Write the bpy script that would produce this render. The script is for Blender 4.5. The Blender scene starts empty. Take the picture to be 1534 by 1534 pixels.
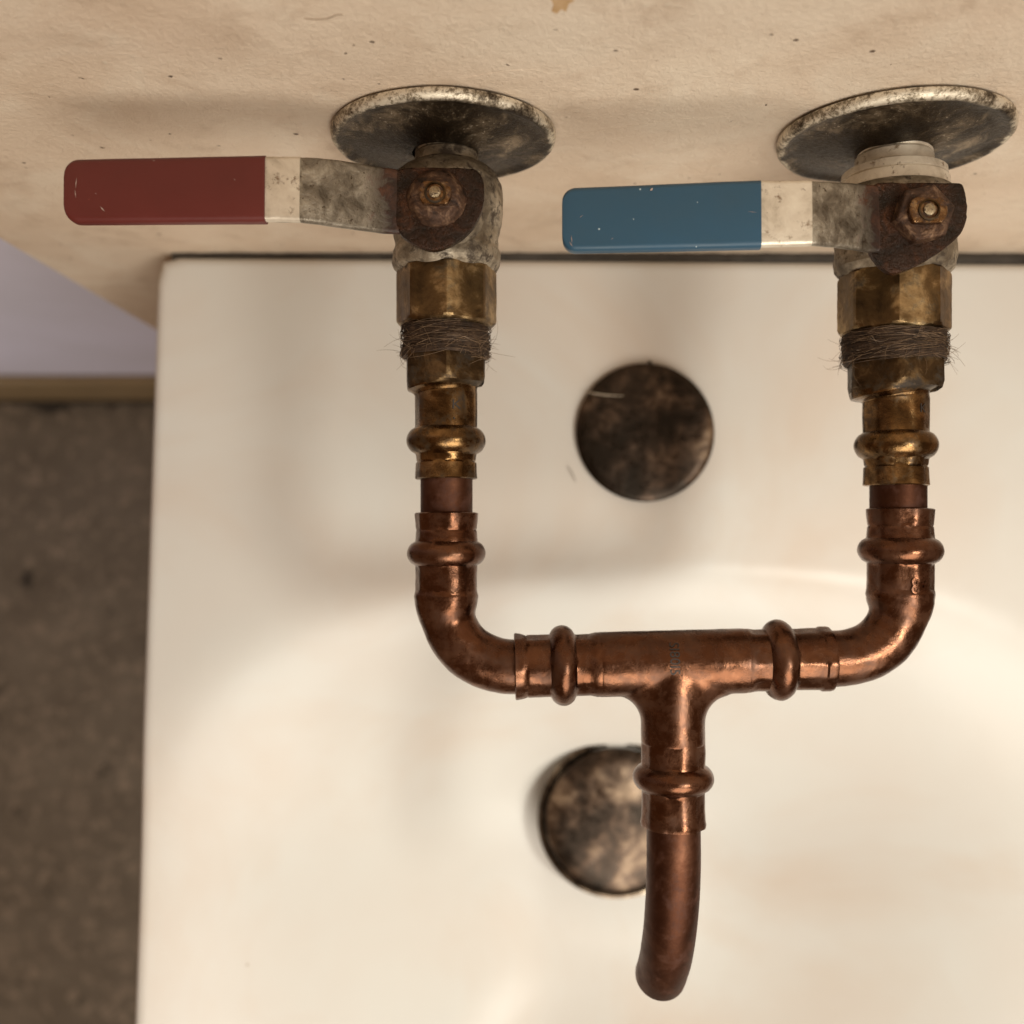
import bpy, bmesh, math, random
from mathutils import Vector, Matrix, noise

random.seed(7)
S = bpy.context.scene
COL = S.collection
MM = 0.001
F = 1534.0                      # focal length in photo pixels
CAM = Vector((0, 0, 295.0))
TILT = math.atan(40 / 1534)

# ------------------------------------------------------------------ camera
cd = bpy.data.cameras.new("camera")
cam = bpy.data.objects.new("camera", cd)
COL.objects.link(cam)
cam.location = CAM * MM
cam.rotation_euler = (TILT, 0, 0)
cd.sensor_width = 36
cd.lens = 36
cd.clip_start = 0.01
cd.clip_end = 20
cd.dof.use_dof = True
cd.dof.focus_distance = 0.278
cd.dof.aperture_fstop = 8.0
cd.dof.aperture_blades = 7
S.camera = cam

# ------------------------------------------------------------------ world
w = bpy.data.worlds.new("World")
S.world = w
w.use_nodes = True
bg = w.node_tree.nodes["Background"]
bg.inputs[0].default_value = (0.62, 0.355, 0.195, 1)
bg.inputs[1].default_value = 0.33

# ------------------------------------------------------------------ lamps
def area(name, d, dist, size, power, color, target=(10, -10, -60)):
    l = bpy.data.lights.new(name, "AREA")
    l.shape = "DISK"
    l.size = size
    l.energy = power
    l.color = color
    o = bpy.data.objects.new(name, l)
    COL.objects.link(o)
    t = Vector(target) * MM
    dv = Vector(d).normalized()
    o.location = t + dv * dist
    o.rotation_euler = dv.to_track_quat("Z", "Y").to_euler()
    return o
area("window_light", (0.30, -0.95, 1.0), 1.2, 0.95, 12.2, (1.0, 0.945, 0.84), (70, -60, -80))
dl_ = bpy.data.lights.new("left_fill_light", "SPOT")  # added cool spot from low left, brightens the recessed wall and floor
dl_.energy = 8.0
dl_.color = (0.93, 0.93, 0.96)
dl_.spot_size = math.radians(52)
dl_.spot_blend = 1.0
dl_.shadow_soft_size = 0.15
do_ = bpy.data.objects.new("left_fill_light", dl_)
COL.objects.link(do_)
do_.location = Vector((-1000, -520, -380)) * MM
do_.rotation_euler = (do_.location - Vector((-470, 165, -560)) * MM).to_track_quat("Z", "Y").to_euler()
# shaded ceiling spot over the bowl
ld = bpy.data.lights.new("ceiling_spot", "SPOT")
ld.energy = 10.5
ld.color = (1.0, 0.985, 0.89)
ld.spot_size = math.radians(66)
ld.spot_blend = 1.0
ld.shadow_soft_size = 0.07
lo = bpy.data.objects.new("ceiling_spot", ld)
COL.objects.link(lo)
lo.location = Vector((340, -140, 560)) * MM
lo.rotation_euler = (lo.location - Vector((100, -190, -170)) * MM).to_track_quat("Z", "Y").to_euler()

S.view_settings.view_transform = "Standard"
S.view_settings.look = "None"
S.view_settings.exposure = 0.12
S.view_settings.gamma = 1.0

# ------------------------------------------------------------------ helpers
_R = Matrix.Rotation(TILT, 3, "X")
def pix(px, py, z=0.0):
    """point (mm) on the level z seen at photo pixel (px, py)"""
    d = _R @ Vector(((px - 767) / F, -(py - 767) / F, -1.0))
    t = (z - CAM.z) / d.z
    return CAM + d * t
def sc(z=0.0):
    return F / (CAM.z - z)      # pixels per mm on level z

def finish(name, bm, mat, parent=None, loc=None, ang=32, smooth=True, kind=None, label=None, cat=None, group=None):
    bmesh.ops.recalc_face_normals(bm, faces=bm.faces[:])
    if smooth:
        for f in bm.faces: f.smooth = True
        a = math.radians(ang)
        for e in bm.edges:
            if len(e.link_faces) == 2 and e.calc_face_angle(0) > a: e.smooth = False
    root = parent
    while root is not None and root.parent is not None: root = root.parent
    base = Vector(root["base_mm"]) if root is not None and "base_mm" in root else Vector(loc or (0, 0, 0))
    for v in bm.verts: v.co = (v.co - base) * MM
    me = bpy.data.meshes.new(name)
    bm.to_mesh(me); bm.free()
    o = bpy.data.objects.new(name, me)
    COL.objects.link(o)
    for m in (mat if isinstance(mat, (list, tuple)) else [mat]): me.materials.append(m)
    if parent is not None: o.parent = parent
    else:
        o.location = base * MM
        o["base_mm"] = list(base)
    tag(o, label, cat, group, kind)
    return o
def tag(o, label=None, cat=None, group=None, kind=None):
    for k, v in (("label", label), ("category", cat), ("group", group), ("kind", kind)):
        if v: o[k] = v
def thing(name, base, label, cat, group=None):
    o = bpy.data.objects.new(name, None)
    COL.objects.link(o)
    o.empty_display_size = 0.01
    o.location = Vector(base) * MM
    o["base_mm"] = list(base)
    tag(o, label, cat, group)
    return o

def sweep(bm, pts, rad, n=64, up=Vector((0, 0, 1)), poly=None, caps=True, wob=0.0, seed=0.0):
    """tube along pts with a radius per point; poly = list of (sides, phase, amount) or None per point.
    angle 0 lies along the side vector, 90 degrees along up."""
    pts = [Vector(p) for p in pts]
    rings = []
    u = up.copy()
    for i, p in enumerate(pts):
        a = pts[max(i - 1, 0)]; b = pts[min(i + 1, len(pts) - 1)]
        t = (b - a)
        if t.length < 1e-9: t = pts[min(i + 2, len(pts) - 1)] - pts[max(i - 2, 0)]
        t.normalize()
        u = (u - t * u.dot(t)).normalized()
        s = t.cross(u).normalized()
        ring = []
        for k in range(n):
            th = 2 * math.pi * k / n
            r = rad[i]
            if poly and poly[i]:
                m, ph, am = poly[i]
                q = (th - math.radians(ph)) % (2 * math.pi / m) - math.pi / m
                if am > 5: r = min(r, am * math.cos(math.pi / m) / math.cos(q))          # clipped by a prism (mm)
                elif am > 1: r = min(r, r * am * math.cos(math.pi / m) / math.cos(q))    # rounded polygon
                else: r = r * ((1 - am) + am * math.cos(math.pi / m) / math.cos(q))
            c = p + s * (math.cos(th) * r) + u * (math.sin(th) * r)
            if wob:
                c += (c - p).normalized() * wob * (noise.noise(c * 0.16 + Vector((seed, 0, 0))) + 0.5 * noise.noise(c * 0.5 + Vector((0, seed, 0))))
            ring.append(bm.verts.new(c))
        rings.append(ring)
    for i in range(len(rings) - 1):
        for k in range(n):
            bm.faces.new((rings[i][k], rings[i][(k + 1) % n], rings[i + 1][(k + 1) % n], rings[i + 1][k]))
    if caps:
        bm.faces.new(rings[0][::-1]); bm.faces.new(rings[-1])
    return rings

def dense(prof, step=1.0, soft=0.0):
    """resample (y, r, ...) profile linearly"""
    out = [prof[0]]
    for a, b in zip(prof, prof[1:]):
        L = math.hypot(b[0] - a[0], b[1] - a[1])
        n = max(1, int(L / step))
        for i in range(1, n + 1):
            t = i / n
            out.append(tuple([a[0] + (b[0] - a[0]) * t, a[1] + (b[1] - a[1]) * t] + list(b[2:])))
    return out

def bulge(y0, y1, r0, r1, k=None, n=10):
    """half-round press bead between y0 and y1 from radius r0 up to r1"""
    o = []
    for i in range(n + 1):
        t = i / n
        f = math.sin(math.pi * t) ** 0.62
        o.append((y0 + (y1 - y0) * t, r0 + (r1 - r0) * f, k))
    return o

def prism(bm, outline, z0, z1, bev=0.4, seg=2, tilt=None):
    vs = [bm.verts.new((x, y, z0)) for x, y in outline]
    f = bm.faces.new(vs)
    r = bmesh.ops.extrude_face_region(bm, geom=[f])
    nv = [g for g in r["geom"] if isinstance(g, bmesh.types.BMVert)]
    for v in nv: v.co.z = z1
    if bev:
        es = [e for e in bm.edges if all(v in nv for v in e.verts)]
        bmesh.ops.bevel(bm, geom=es, offset=bev, segments=seg, affect="EDGES", profile=0.6)

def strip(bm, st, th, edge=1.0, nedge=5, wob=0.0, step=1.2):
    """bent flat bar: stations (x, y, z, half width); flat side up; th = thickness"""
    pts = []
    for a, b in zip(st, st[1:]):
        n = max(1, int((Vector(a[:3]) - Vector(b[:3])).length / step))
        for i in range(n): pts.append([a[j] + (b[j] - a[j]) * i / n for j in range(4)])
    pts.append(list(st[-1]))
    rings = []
    for i, p in enumerate(pts):
        a = pts[max(i - 1, 0)]; b = pts[min(i + 1, len(pts) - 1)]
        t = Vector((b[0] - a[0], 0, b[2] - a[2])).normalized()
        nrm = Vector((-t.z, 0, t.x))
        if nrm.z < 0: nrm = -nrm
        hw = p[3]; h = th / 2; e = min(edge, h * 0.95, hw * 0.9)
        sec = []
        for cx, cz, a0 in ((1, 1, 0), (-1, 1, 90), (-1, -1, 180), (1, -1, 270)):
            for k in range(nedge + 1):
                an = math.radians(a0 + 90 * k / nedge)
                sec.append((cx * (hw - e) + e * math.cos(an), cz * (h - e) + e * math.sin(an)))
        # extra points across the top so that the sheet can be uneven
        ring = []
        c = Vector(p[:3])
        for wy, wz in sec:
            q = c + Vector((0, wy, 0)) + nrm * wz
            if wob: q += nrm * wob * noise.noise(q * 0.25)
            ring.append(bm.verts.new(q))
        rings.append(ring)
    n = len(rings[0])
    for i in range(len(rings) - 1):
        for k in range(n):
            bm.faces.new((rings[i][k], rings[i][(k + 1) % n], rings[i + 1][(k + 1) % n], rings[i + 1][k]))
    bm.faces.new(rings[0][::-1]); bm.faces.new(rings[-1])

# ------------------------------------------------------------------ materials
def material(name):
    m = bpy.data.materials.new(name); m.use_nodes = True
    nt = m.node_tree
    return m, nt, nt.nodes["Principled BSDF"]
def nd(nt, typ, **kw):
    n = nt.nodes.new(typ)
    for k, v in kw.items():
        if k.startswith("_"): setattr(n, k[1:], v)
        else: n.inputs[k.replace("__", " ")].default_value = v
    return n
def coords(nt, scale=(1, 1, 1)):
    tc = nt.nodes.new("ShaderNodeTexCoord")
    mp = nd(nt, "ShaderNodeMapping"); mp.inputs["Scale"].default_value = scale
    nt.links.new(tc.outputs["Object"], mp.inputs["Vector"])
    return mp.outputs[0]
def noise_(nt, vec, scale, detail=6, rough=0.6, dist=0.0):
    n = nd(nt, "ShaderNodeTexNoise", Scale=scale, Detail=detail, Roughness=rough, Distortion=dist)
    nt.links.new(vec, n.inputs["Vector"])
    return n.outputs["Fac"]
def ramp(nt, fac, stops, interp="LINEAR"):
    r = nt.nodes.new("ShaderNodeValToRGB")
    r.color_ramp.interpolation = interp
    els = r.color_ramp.elements
    while len(els) < len(stops): els.new(0.5)
    for e, (p, c) in zip(els, stops):
        e.position = p
        e.color = (c, c, c, 1) if isinstance(c, (int, float)) else (*c, 1)
    nt.links.new(fac, r.inputs[0])
    return r.outputs[0]
def mix(nt, fac, a, b, mode="MIX"):
    m = nt.nodes.new("ShaderNodeMix"); m.data_type = "RGBA"; m.blend_type = mode
    for s, v in ((m.inputs["Factor"], fac), (m.inputs["A"], a), (m.inputs["B"], b)):
        if isinstance(v, bpy.types.NodeSocket): nt.links.new(v, s)
        elif isinstance(v, (int, float)): s.default_value = v if s.type == "VALUE" else (v, v, v, 1)
        else: s.default_value = (*v, 1)
    return m.outputs["Result"]
def math_(nt, op, a, b=0.0, c=0.0):
    m = nt.nodes.new("ShaderNodeMath"); m.operation = op
    for s, v in zip(m.inputs, (a, b, c)):
        if isinstance(v, bpy.types.NodeSocket): nt.links.new(v, s)
        else: s.default_value = v
    return m.outputs[0]
def bump(nt, bsdf, h, dist, strength=1.0, prev=None):
    b = nd(nt, "ShaderNodeBump", Strength=strength, Distance=dist)
    nt.links.new(h, b.inputs["Height"])
    if prev is not None: nt.links.new(prev, b.inputs["Normal"])
    nt.links.new(b.outputs[0], bsdf.inputs["Normal"])
    return b.outputs[0]
def L(nt, a, b): nt.links.new(a, b)

def aged_metal(name, cols, dirt, rough=(0.28, 0.5), dirt_amt=(0.5, 0.62), scale=90, bmp=0.00012, dscale=160, metal=1.0, stretch=(1, 1, 1)):
    m, nt, b = material(name)
    v = coords(nt, stretch)
    n1 = noise_(nt, v, scale, 8, 0.65, 0.4)
    n2 = noise_(nt, v, dscale, 8, 0.7, 0.2)
    n3 = noise_(nt, v, 1400, 4, 0.6)
    base = ramp(nt, n1, cols)
    d = ramp(nt, n2, [(dirt_amt[0], 0.0), (dirt_amt[1], 1.0)])
    L(nt, mix(nt, d, base, dirt), b.inputs["Base Color"])
    L(nt, math_(nt, "MULTIPLY_ADD", d, -0.75 * metal, metal), b.inputs["Metallic"])
    rr = math_(nt, "MULTIPLY_ADD", n2, (rough[1] - rough[0]) * 2.0, rough[0] - (rough[1] - rough[0]) * 0.5)
    L(nt, math_(nt, "ADD", rr, math_(nt, "MULTIPLY", d, 0.22)), b.inputs["Roughness"])
    p = bump(nt, b, n3, 0.00003, 0.8)
    bump(nt, b, n1, bmp, 1.0, p)
    return m

copper = aged_metal("tarnished_copper", [(0.3, (0.085, 0.036, 0.019)), (0.5, (0.120, 0.052, 0.028)), (0.72, (0.19, 0.090, 0.050))],
                    (0.045, 0.021, 0.012), (0.20, 0.29), (0.44, 0.90), scale=120, bmp=0.00025)
copper_pipe = aged_metal("dull_red_copper", [(0.3, (0.050, 0.020, 0.012)), (0.55, (0.080, 0.033, 0.019)), (0.7, (0.125, 0.056, 0.033))],
                    (0.075, 0.028, 0.018), (0.42, 0.56), (0.5, 0.8), scale=70, bmp=0.00015)
brass = aged_metal("tarnished_brass", [(0.3, (0.05, 0.028, 0.012)), (0.5, (0.13, 0.073, 0.030)), (0.7, (0.34, 0.20, 0.085))],
                    (0.028, 0.018, 0.010), (0.18, 0.34), (0.52, 0.68), scale=130, bmp=0.0002)
dark_brass = aged_metal("dark_grimy_brass", [(0.3, (0.03, 0.02, 0.011)), (0.55, (0.095, 0.06, 0.03)), (0.72, (0.24, 0.16, 0.08))],
                    (0.03, 0.02, 0.012), (0.35, 0.5), (0.48, 0.62), scale=140, bmp=0.0003)
nickel = aged_metal("scaled_nickel", [(0.33, (0.09, 0.068, 0.045)), (0.5, (0.26, 0.215, 0.155)), (0.66, (0.50, 0.43, 0.33))],
                    (0.06, 0.043, 0.028), (0.38, 0.6), (0.5, 0.6), scale=110, bmp=0.0007, dscale=230, metal=0.55)
chrome_white = aged_metal("pale_washed_nickel", [(0.3, (0.45, 0.39, 0.30)), (0.5, (0.70, 0.63, 0.52)), (0.7, (0.82, 0.76, 0.64))],
                    (0.22, 0.15, 0.09), (0.35, 0.5), (0.57, 0.66), scale=120, bmp=0.0003, dscale=260, metal=0.45)
steel = aged_metal("stained_steel", [(0.3, (0.16, 0.13, 0.10)), (0.5, (0.34, 0.30, 0.23)), (0.7, (0.52, 0.48, 0.38))],
                    (0.07, 0.045, 0.028), (0.3, 0.5), (0.58, 0.7), scale=150, bmp=0.00025, dscale=200, metal=0.8)

outlet_m = aged_metal("plating_worn_to_brass", [(0.36, (0.075, 0.05, 0.026)), (0.52, (0.17, 0.11, 0.052)), (0.66, (0.50, 0.36, 0.19))],
                    (0.035, 0.025, 0.016), (0.26, 0.42), (0.56, 0.70), scale=95, bmp=0.0002, dscale=120)
def flange_mat():
    m, nt, b = material("corroded_chrome")
    v = coords(nt)
    a = noise_(nt, v, 75, 9, 0.7, 0.6)
    f = noise_(nt, v, 900, 6, 0.75, 0.3); g = noise_(nt, v, 110, 7, 0.7, 0.5)
    sep = nt.nodes.new("ShaderNodeSeparateXYZ"); L(nt, v, sep.inputs[0])
    # corrosion patches; dark face and bright rim have their reflections painted in
    rad = nt.nodes.new("ShaderNodeVectorMath"); rad.operation = "LENGTH"
    mp = nd(nt, "ShaderNodeMapping"); mp.inputs["Scale"].default_value = (1, 0, 1)
    L(nt, v, mp.inputs[0]); L(nt, mp.outputs[0], rad.inputs[0])
    edge = math_(nt, "MULTIPLY_ADD", a, 0.007, rad.outputs["Value"])
    e = ramp(nt, math_(nt, "MULTIPLY", edge, 20.0), [(0.682, 0.0), (0.70, 1.0)])
    face = ramp(nt, a, [(0.38, (0.022, 0.014, 0.008)), (0.50, (0.040, 0.027, 0.015)), (0.57, (0.12, 0.088, 0.055)), (0.70, (0.36, 0.28, 0.19))])
    rim = ramp(nt, math_(nt, "MULTIPLY_ADD", f, 0.45, math_(nt, "MULTIPLY", g, 0.6)), [(0.44, (0.05, 0.036, 0.024)), (0.51, (0.30, 0.25, 0.18)), (0.57, (0.76, 0.69, 0.56))])
    c = mix(nt, e, face, rim)
    sp = ramp(nt, f, [(0.58, 0.0), (0.64, 1.0)])
    c = mix(nt, math_(nt, "MULTIPLY", sp, ramp(nt, a, [(0.46, 0.0), (0.6, 1.0)])), c, (0.55, 0.47, 0.36))
    L(nt, c, b.inputs["Base Color"])
    L(nt, math_(nt, "MULTIPLY_ADD", e, -0.1, 0.75), b.inputs["Metallic"])
    L(nt, ramp(nt, f, [(0.3, 0.25), (0.7, 0.6)]), b.inputs["Roughness"])
    p = bump(nt, b, f, 0.0002, 0.8)
    bump(nt, b, a, 0.0008, 0.6, p)
    return m
flange_m = flange_mat()

def rust_mat():
    m, nt, b = material("wet_rust")
    v = coords(nt)
    a = noise_(nt, v, 170, 8, 0.7, 0.5); f = noise_(nt, v, 800, 6, 0.7)
    L(nt, ramp(nt, a, [(0.38, (0.014, 0.007, 0.003)), (0.54, (0.034, 0.014, 0.006)), (0.66, (0.085, 0.032, 0.013)), (0.78, (0.20, 0.08, 0.03))]), b.inputs["Base Color"])
    L(nt, ramp(nt, f, [(0.35, 0.12), (0.65, 0.42)]), b.inputs["Roughness"])
    b.inputs["Metallic"].default_value = 0.5
    p = bump(nt, b, f, 0.0005, 0.9)
    bump(nt, b, a, 0.0012, 0.8, p)
    return m
rust = rust_mat()

def rust_steel_mat():
    """lever sheet: zinc going over into rust close to the spindle (origin of the valve)"""
    m, nt, b = material("rusting_steel")
    v = coords(nt)
    a = noise_(nt, v, 170, 8, 0.7, 0.5); f = noise_(nt, v, 800, 6, 0.7)
    sep = nt.nodes.new("ShaderNodeSeparateXYZ"); L(nt, v, sep.inputs[0])
    x = math_(nt, "MULTIPLY_ADD", a, 0.020, sep.outputs["X"])
    e = ramp(nt, math_(nt, "MULTIPLY_ADD", x, 30.0, 0.5), [(0.27, 0.0), (0.40, 1.0)])
    zinc = ramp(nt, a, [(0.32, (0.10, 0.082, 0.06)), (0.48, (0.24, 0.21, 0.165)), (0.66, (0.50, 0.46, 0.38))])
    pits = ramp(nt, f, [(0.34, 0.0), (0.4, 1.0)])
    zinc = mix(nt, pits, (0.06, 0.04, 0.025), zinc)
    rst = ramp(nt, a, [(0.35, (0.014, 0.008, 0.005)), (0.5, (0.035, 0.015, 0.009)), (0.66, (0.10, 0.040, 0.020))])
    flat = ramp(nt, math_(nt, "MULTIPLY", x, -20.0), [(0.60, 0.0), (0.615, 1.0)])
    pale = mix(nt, ramp(nt, a, [(0.56, 0.0), (0.64, 1.0)]), (0.72, 0.66, 0.54), (0.42, 0.33, 0.22))
    L(nt, mix(nt, e, zinc, rst), b.inputs["Base Color"])
    L(nt, math_(nt, "MULTIPLY_ADD", e, -0.6, 0.75), b.inputs["Metallic"])
    L(nt, ramp(nt, f, [(0.35, 0.28), (0.65, 0.55)]), b.inputs["Roughness"])
    p = bump(nt, b, f, 0.00025, 0.8)
    bump(nt, b, a, 0.0007, 0.7, p)
    return m
rust_steel = rust_steel_mat()

def vinyl(name, c1, c2, chip, spec_amt):
    m, nt, b = material(name)
    v = coords(nt)
    a = noise_(nt, v, 45, 5, 0.5); f = noise_(nt, v, 1100, 3, 0.5); g = noise_(nt, v, 260, 4, 0.5)
    base = ramp(nt, a, [(0.3, c1), (0.7, c2)])
    vo = nd(nt, "ShaderNodeTexVoronoi", Scale=330.0); L(nt, v, vo.inputs["Vector"])
    dots = math_(nt, "LESS_THAN", vo.outputs["Distance"], spec_amt)
    pick = math_(nt, "GREATER_THAN", noise_(nt, v, 420, 2, 0.5), 0.6)
    d = math_(nt, "MULTIPLY", dots, pick)
    L(nt, mix(nt, d, base, chip), b.inputs["Base Color"])
    L(nt, ramp(nt, a, [(0.3, 0.36), (0.7, 0.52)]), b.inputs["Roughness"])
    p = bump(nt, b, f, 0.00002, 0.7)
    bump(nt, b, g, 0.00012, 0.5, p)
    return m
red_v = vinyl("dark_red_vinyl", (0.105, 0.016, 0.013), (0.135, 0.020, 0.016), (0.40, 0.10, 0.07), 0.06)
blue_v = vinyl("petrol_blue_vinyl", (0.026, 0.078, 0.128), (0.020, 0.082, 0.150), (0.40, 0.50, 0.54), 0.08)

def ceramic_mat():
    m, nt, b = material("glazed_ceramic")
    v = coords(nt)
    a = noise_(nt, v, 14, 3, 0.5); g = noise_(nt, v, 25, 3, 0.5)
    base = ramp(nt, a, [(0.3, (0.62, 0.59, 0.545)), (0.7, (0.635, 0.63, 0.595))])
    st = ramp(nt, noise_(nt, v, 8, 4, 0.55, 0.8), [(0.46, 0.0), (0.70, 0.42)])
    base = mix(nt, st, base, (0.56, 0.42, 0.31))
    vo = nd(nt, "ShaderNodeTexVoronoi", Scale=42.0); L(nt, v, vo.inputs["Vector"])
    dots = ramp(nt, vo.outputs["Distance"], [(0.018, 1.0), (0.034, 0.0)])
    pick = math_(nt, "GREATER_THAN", noise_(nt, v, 60, 2, 0.5), 0.57)
    L(nt, mix(nt, math_(nt, "MULTIPLY", dots, pick), base, (0.30, 0.22, 0.14)), b.inputs["Base Color"])
    b.inputs["Roughness"].default_value = 0.33
    b.inputs["Specular IOR Level"].default_value = 0.36
    bump(nt, b, g, 0.0006, 0.6)
    return m
ceramic = ceramic_mat()

def plaster_mat():
    m, nt, b = material("painted_plaster")
    v = coords(nt)
    big = noise_(nt, v, 9, 4, 0.5, 0.3); mid = noise_(nt, v, 70, 6, 0.6, 0.4); fine = noise_(nt, v, 520, 6, 0.7, 0.2)
    base = ramp(nt, big, [(0.3, (0.70, 0.555, 0.415)), (0.5, (0.76, 0.62, 0.48)), (0.7, (0.80, 0.68, 0.54))])
    base = mix(nt, ramp(nt, mid, [(0.54, 0.0), (0.72, 0.5)]), base, (0.50, 0.37, 0.26))
    m2 = noise_(nt, v, 26, 7, 0.65, 0.5)
    base = mix(nt, ramp(nt, m2, [(0.48, 0.0), (0.64, 0.5)]), base, (0.86, 0.76, 0.62))
    base = mix(nt, ramp(nt, m2, [(0.32, 0.30), (0.46, 0.0)]), base, (0.52, 0.385, 0.27))
    vo = nd(nt, "ShaderNodeTexVoronoi", Scale=150.0); L(nt, v, vo.inputs["Vector"])
    pits = ramp(nt, vo.outputs["Distance"], [(0.06, 1.0), (0.12, 0.0)])
    pick = math_(nt, "GREATER_THAN", noise_(nt, v, 230, 2, 0.5), 0.56)
    pt = math_(nt, "MULTIPLY", pits, pick)
    base = mix(nt, pt, base, (0.16, 0.10, 0.06))
    fl = ramp(nt, fine, [(0.60, 0.0), (0.67, 1.0)])
    base = mix(nt, math_(nt, "MULTIPLY", fl, ramp(nt, mid, [(0.45, 0.0), (0.6, 0.7)])), base, (0.76, 0.68, 0.55))
    L(nt, base, b.inputs["Base Color"])
    b.inputs["Roughness"].default_value = 0.42
    h = math_(nt, "MULTIPLY_ADD", mid, 0.45, fine)
    h = math_(nt, "SUBTRACT", h, math_(nt, "MULTIPLY", pt, 1.5))
    p = bump(nt, b, h, 0.0010, 0.8)
    bump(nt, b, big, 0.006, 0.5, p)
    return m
plaster = plaster_mat()

def simple(name, stops, scale, rough, bmp, detail=6, metal=0.0):
    m, nt, b = material(name)
    v = coords(nt)
    a = noise_(nt, v, scale, detail, 0.6, 0.2)
    L(nt, ramp(nt, a, stops), b.inputs["Base Color"])
    b.inputs["Roughness"].default_value = rough
    b.inputs["Metallic"].default_value = metal
    bump(nt, b, a, bmp, 0.6)
    return m
lilac = simple("cool_tinted_wall", [(0.3, (0.66, 0.65, 0.74)), (0.7, (0.74, 0.73, 0.86))], 6, 0.5, 0.001)  # lilac tint puts the cool light of the recessed wall into its colour
skirt_m = simple("olive_brown_tile", [(0.3, (0.22, 0.155, 0.075)), (0.7, (0.30, 0.215, 0.11))], 14, 0.4, 0.001)
hemp_m = simple("dark_hemp", [(0.35, (0.022, 0.011, 0.005)), (0.6, (0.06, 0.032, 0.015)), (0.75, (0.16, 0.10, 0.06))], 500, 0.75, 0.0004)
fibre_m = simple("pale_fibre", [(0.3, (0.08, 0.045, 0.022)), (0.7, (0.26, 0.17, 0.10))], 300, 0.5, 0.0001)
black_m = simple("black_ink", [(0.3, (0.012, 0.008, 0.006)), (0.7, (0.03, 0.02, 0.015))], 300, 0.6, 0.0001)
crack_m = simple("dark_crack", [(0.3, (0.16, 0.10, 0.06)), (0.7, (0.30, 0.20, 0.12))], 400, 0.9, 0.0001)  # plain dark brown for the crack line
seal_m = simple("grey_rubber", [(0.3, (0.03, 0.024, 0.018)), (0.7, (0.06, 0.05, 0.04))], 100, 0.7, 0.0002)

def floor_mat():
    m, nt, b = material("worn_terrazzo")
    v = coords(nt)
    a = noise_(nt, v, 14, 5, 0.6); c = noise_(nt, v, 60, 5, 0.6)
    base = ramp(nt, a, [(0.3, (0.115, 0.093, 0.068)), (0.7, (0.185, 0.155, 0.118))])
    ch = ramp(nt, noise_(nt, v, 85, 3, 0.5, 0.6), [(0.56, 0.0), (0.64, 0.75)])
    base = mix(nt, ch, base, (0.28, 0.225, 0.17))
    ch2 = ramp(nt, noise_(nt, v, 34, 4, 0.6, 0.6), [(0.58, 0.0), (0.66, 0.5)])
    base = mix(nt, ch2, base, (0.26, 0.21, 0.16))
    dk = ramp(nt, noise_(nt, v, 17, 5, 0.65, 0.8), [(0.31, 1.0), (0.37, 0.0)])
    base = mix(nt, dk, base, (0.018, 0.015, 0.011))
    L(nt, base, b.inputs["Base Color"])
    b.inputs["Roughness"].default_value = 0.55
    bump(nt, b, c, 0.001, 0.5)
    return m
floor_m = floor_mat()

def cover_mat(name, bias):
    m, nt, b = material(name)
    v = coords(nt)
    a = noise_(nt, v, 62, 6, 0.55, 0.2); f = noise_(nt, v, 260, 5, 0.6)
    s = math_(nt, "MULTIPLY_ADD", f, 0.25, math_(nt, "ADD", a, bias))
    L(nt, ramp(nt, s, [(0.46, (0.020, 0.014, 0.009)), (0.60, (0.038, 0.024, 0.015)), (0.70, (0.085, 0.052, 0.032)), (0.84, (0.26, 0.18, 0.115))]), b.inputs["Base Color"])
    L(nt, ramp(nt, s, [(0.5, 0.75), (0.8, 0.5)]), b.inputs["Metallic"])
    L(nt, ramp(nt, f, [(0.3, 0.22), (0.7, 0.45)]), b.inputs["Roughness"])
    bump(nt, b, a, 0.0006, 0.6)
    return m
cover_m = cover_mat("blackened_chrome", -0.06)
plug_m = cover_mat("mottled_chrome", 0.03)
rimchrome = simple("dulled_rim_chrome", [(0.35, (0.05, 0.035, 0.024)), (0.55, (0.16, 0.12, 0.085)), (0.7, (0.40, 0.33, 0.24))], 160, 0.22, 0.0002, metal=0.9)

# ================================================================== SETTING
WALL_Y = 118.0
BACK_Y = 165.0
FLOOR_Z = -862.0
RIM_Z = -121.0

def box(bm, x0, x1, y0, y1, z0, z1, bev=0.0):
    vs = [bm.verts.new((x, y, z)) for x in (x0, x1) for y in (y0, y1) for z in (z0, z1)]
    fs = [(0, 1, 3, 2), (4, 6, 7, 5), (0, 4, 5, 1), (2, 3, 7, 6), (0, 2, 6, 4), (1, 5, 7, 3)]
    for f in fs: bm.faces.new([vs[i] for i in f])
    if bev: bmesh.ops.bevel(bm, geom=bm.edges[:], offset=bev, segments=3, affect="EDGES")

bm = bmesh.new(); box(bm, -206, 900, WALL_Y, BACK_Y + 80, FLOOR_Z, 900, 5)
wall = finish("wall", bm, plaster, kind="structure")
bm = bmesh.new(); box(bm, -1300, -206.5, BACK_Y, BACK_Y + 80, FLOOR_Z, 900)
finish("recessed_wall", bm, lilac, kind="structure")
bm = bmesh.new(); box(bm, -1300, -207, BACK_Y - 9, BACK_Y - 0.3, FLOOR_Z + 0.5, FLOOR_Z + 130, 3)
finish("skirting", bm, skirt_m, kind="structure")
bm = bmesh.new(); box(bm, -1500, 1300, -1600, BACK_Y + 90, FLOOR_Z - 40, FLOOR_Z)
floor = finish("floor", bm, floor_m, kind="structure")
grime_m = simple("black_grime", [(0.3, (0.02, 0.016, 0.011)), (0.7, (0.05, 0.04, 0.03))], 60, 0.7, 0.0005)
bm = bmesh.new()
prev = None
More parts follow.
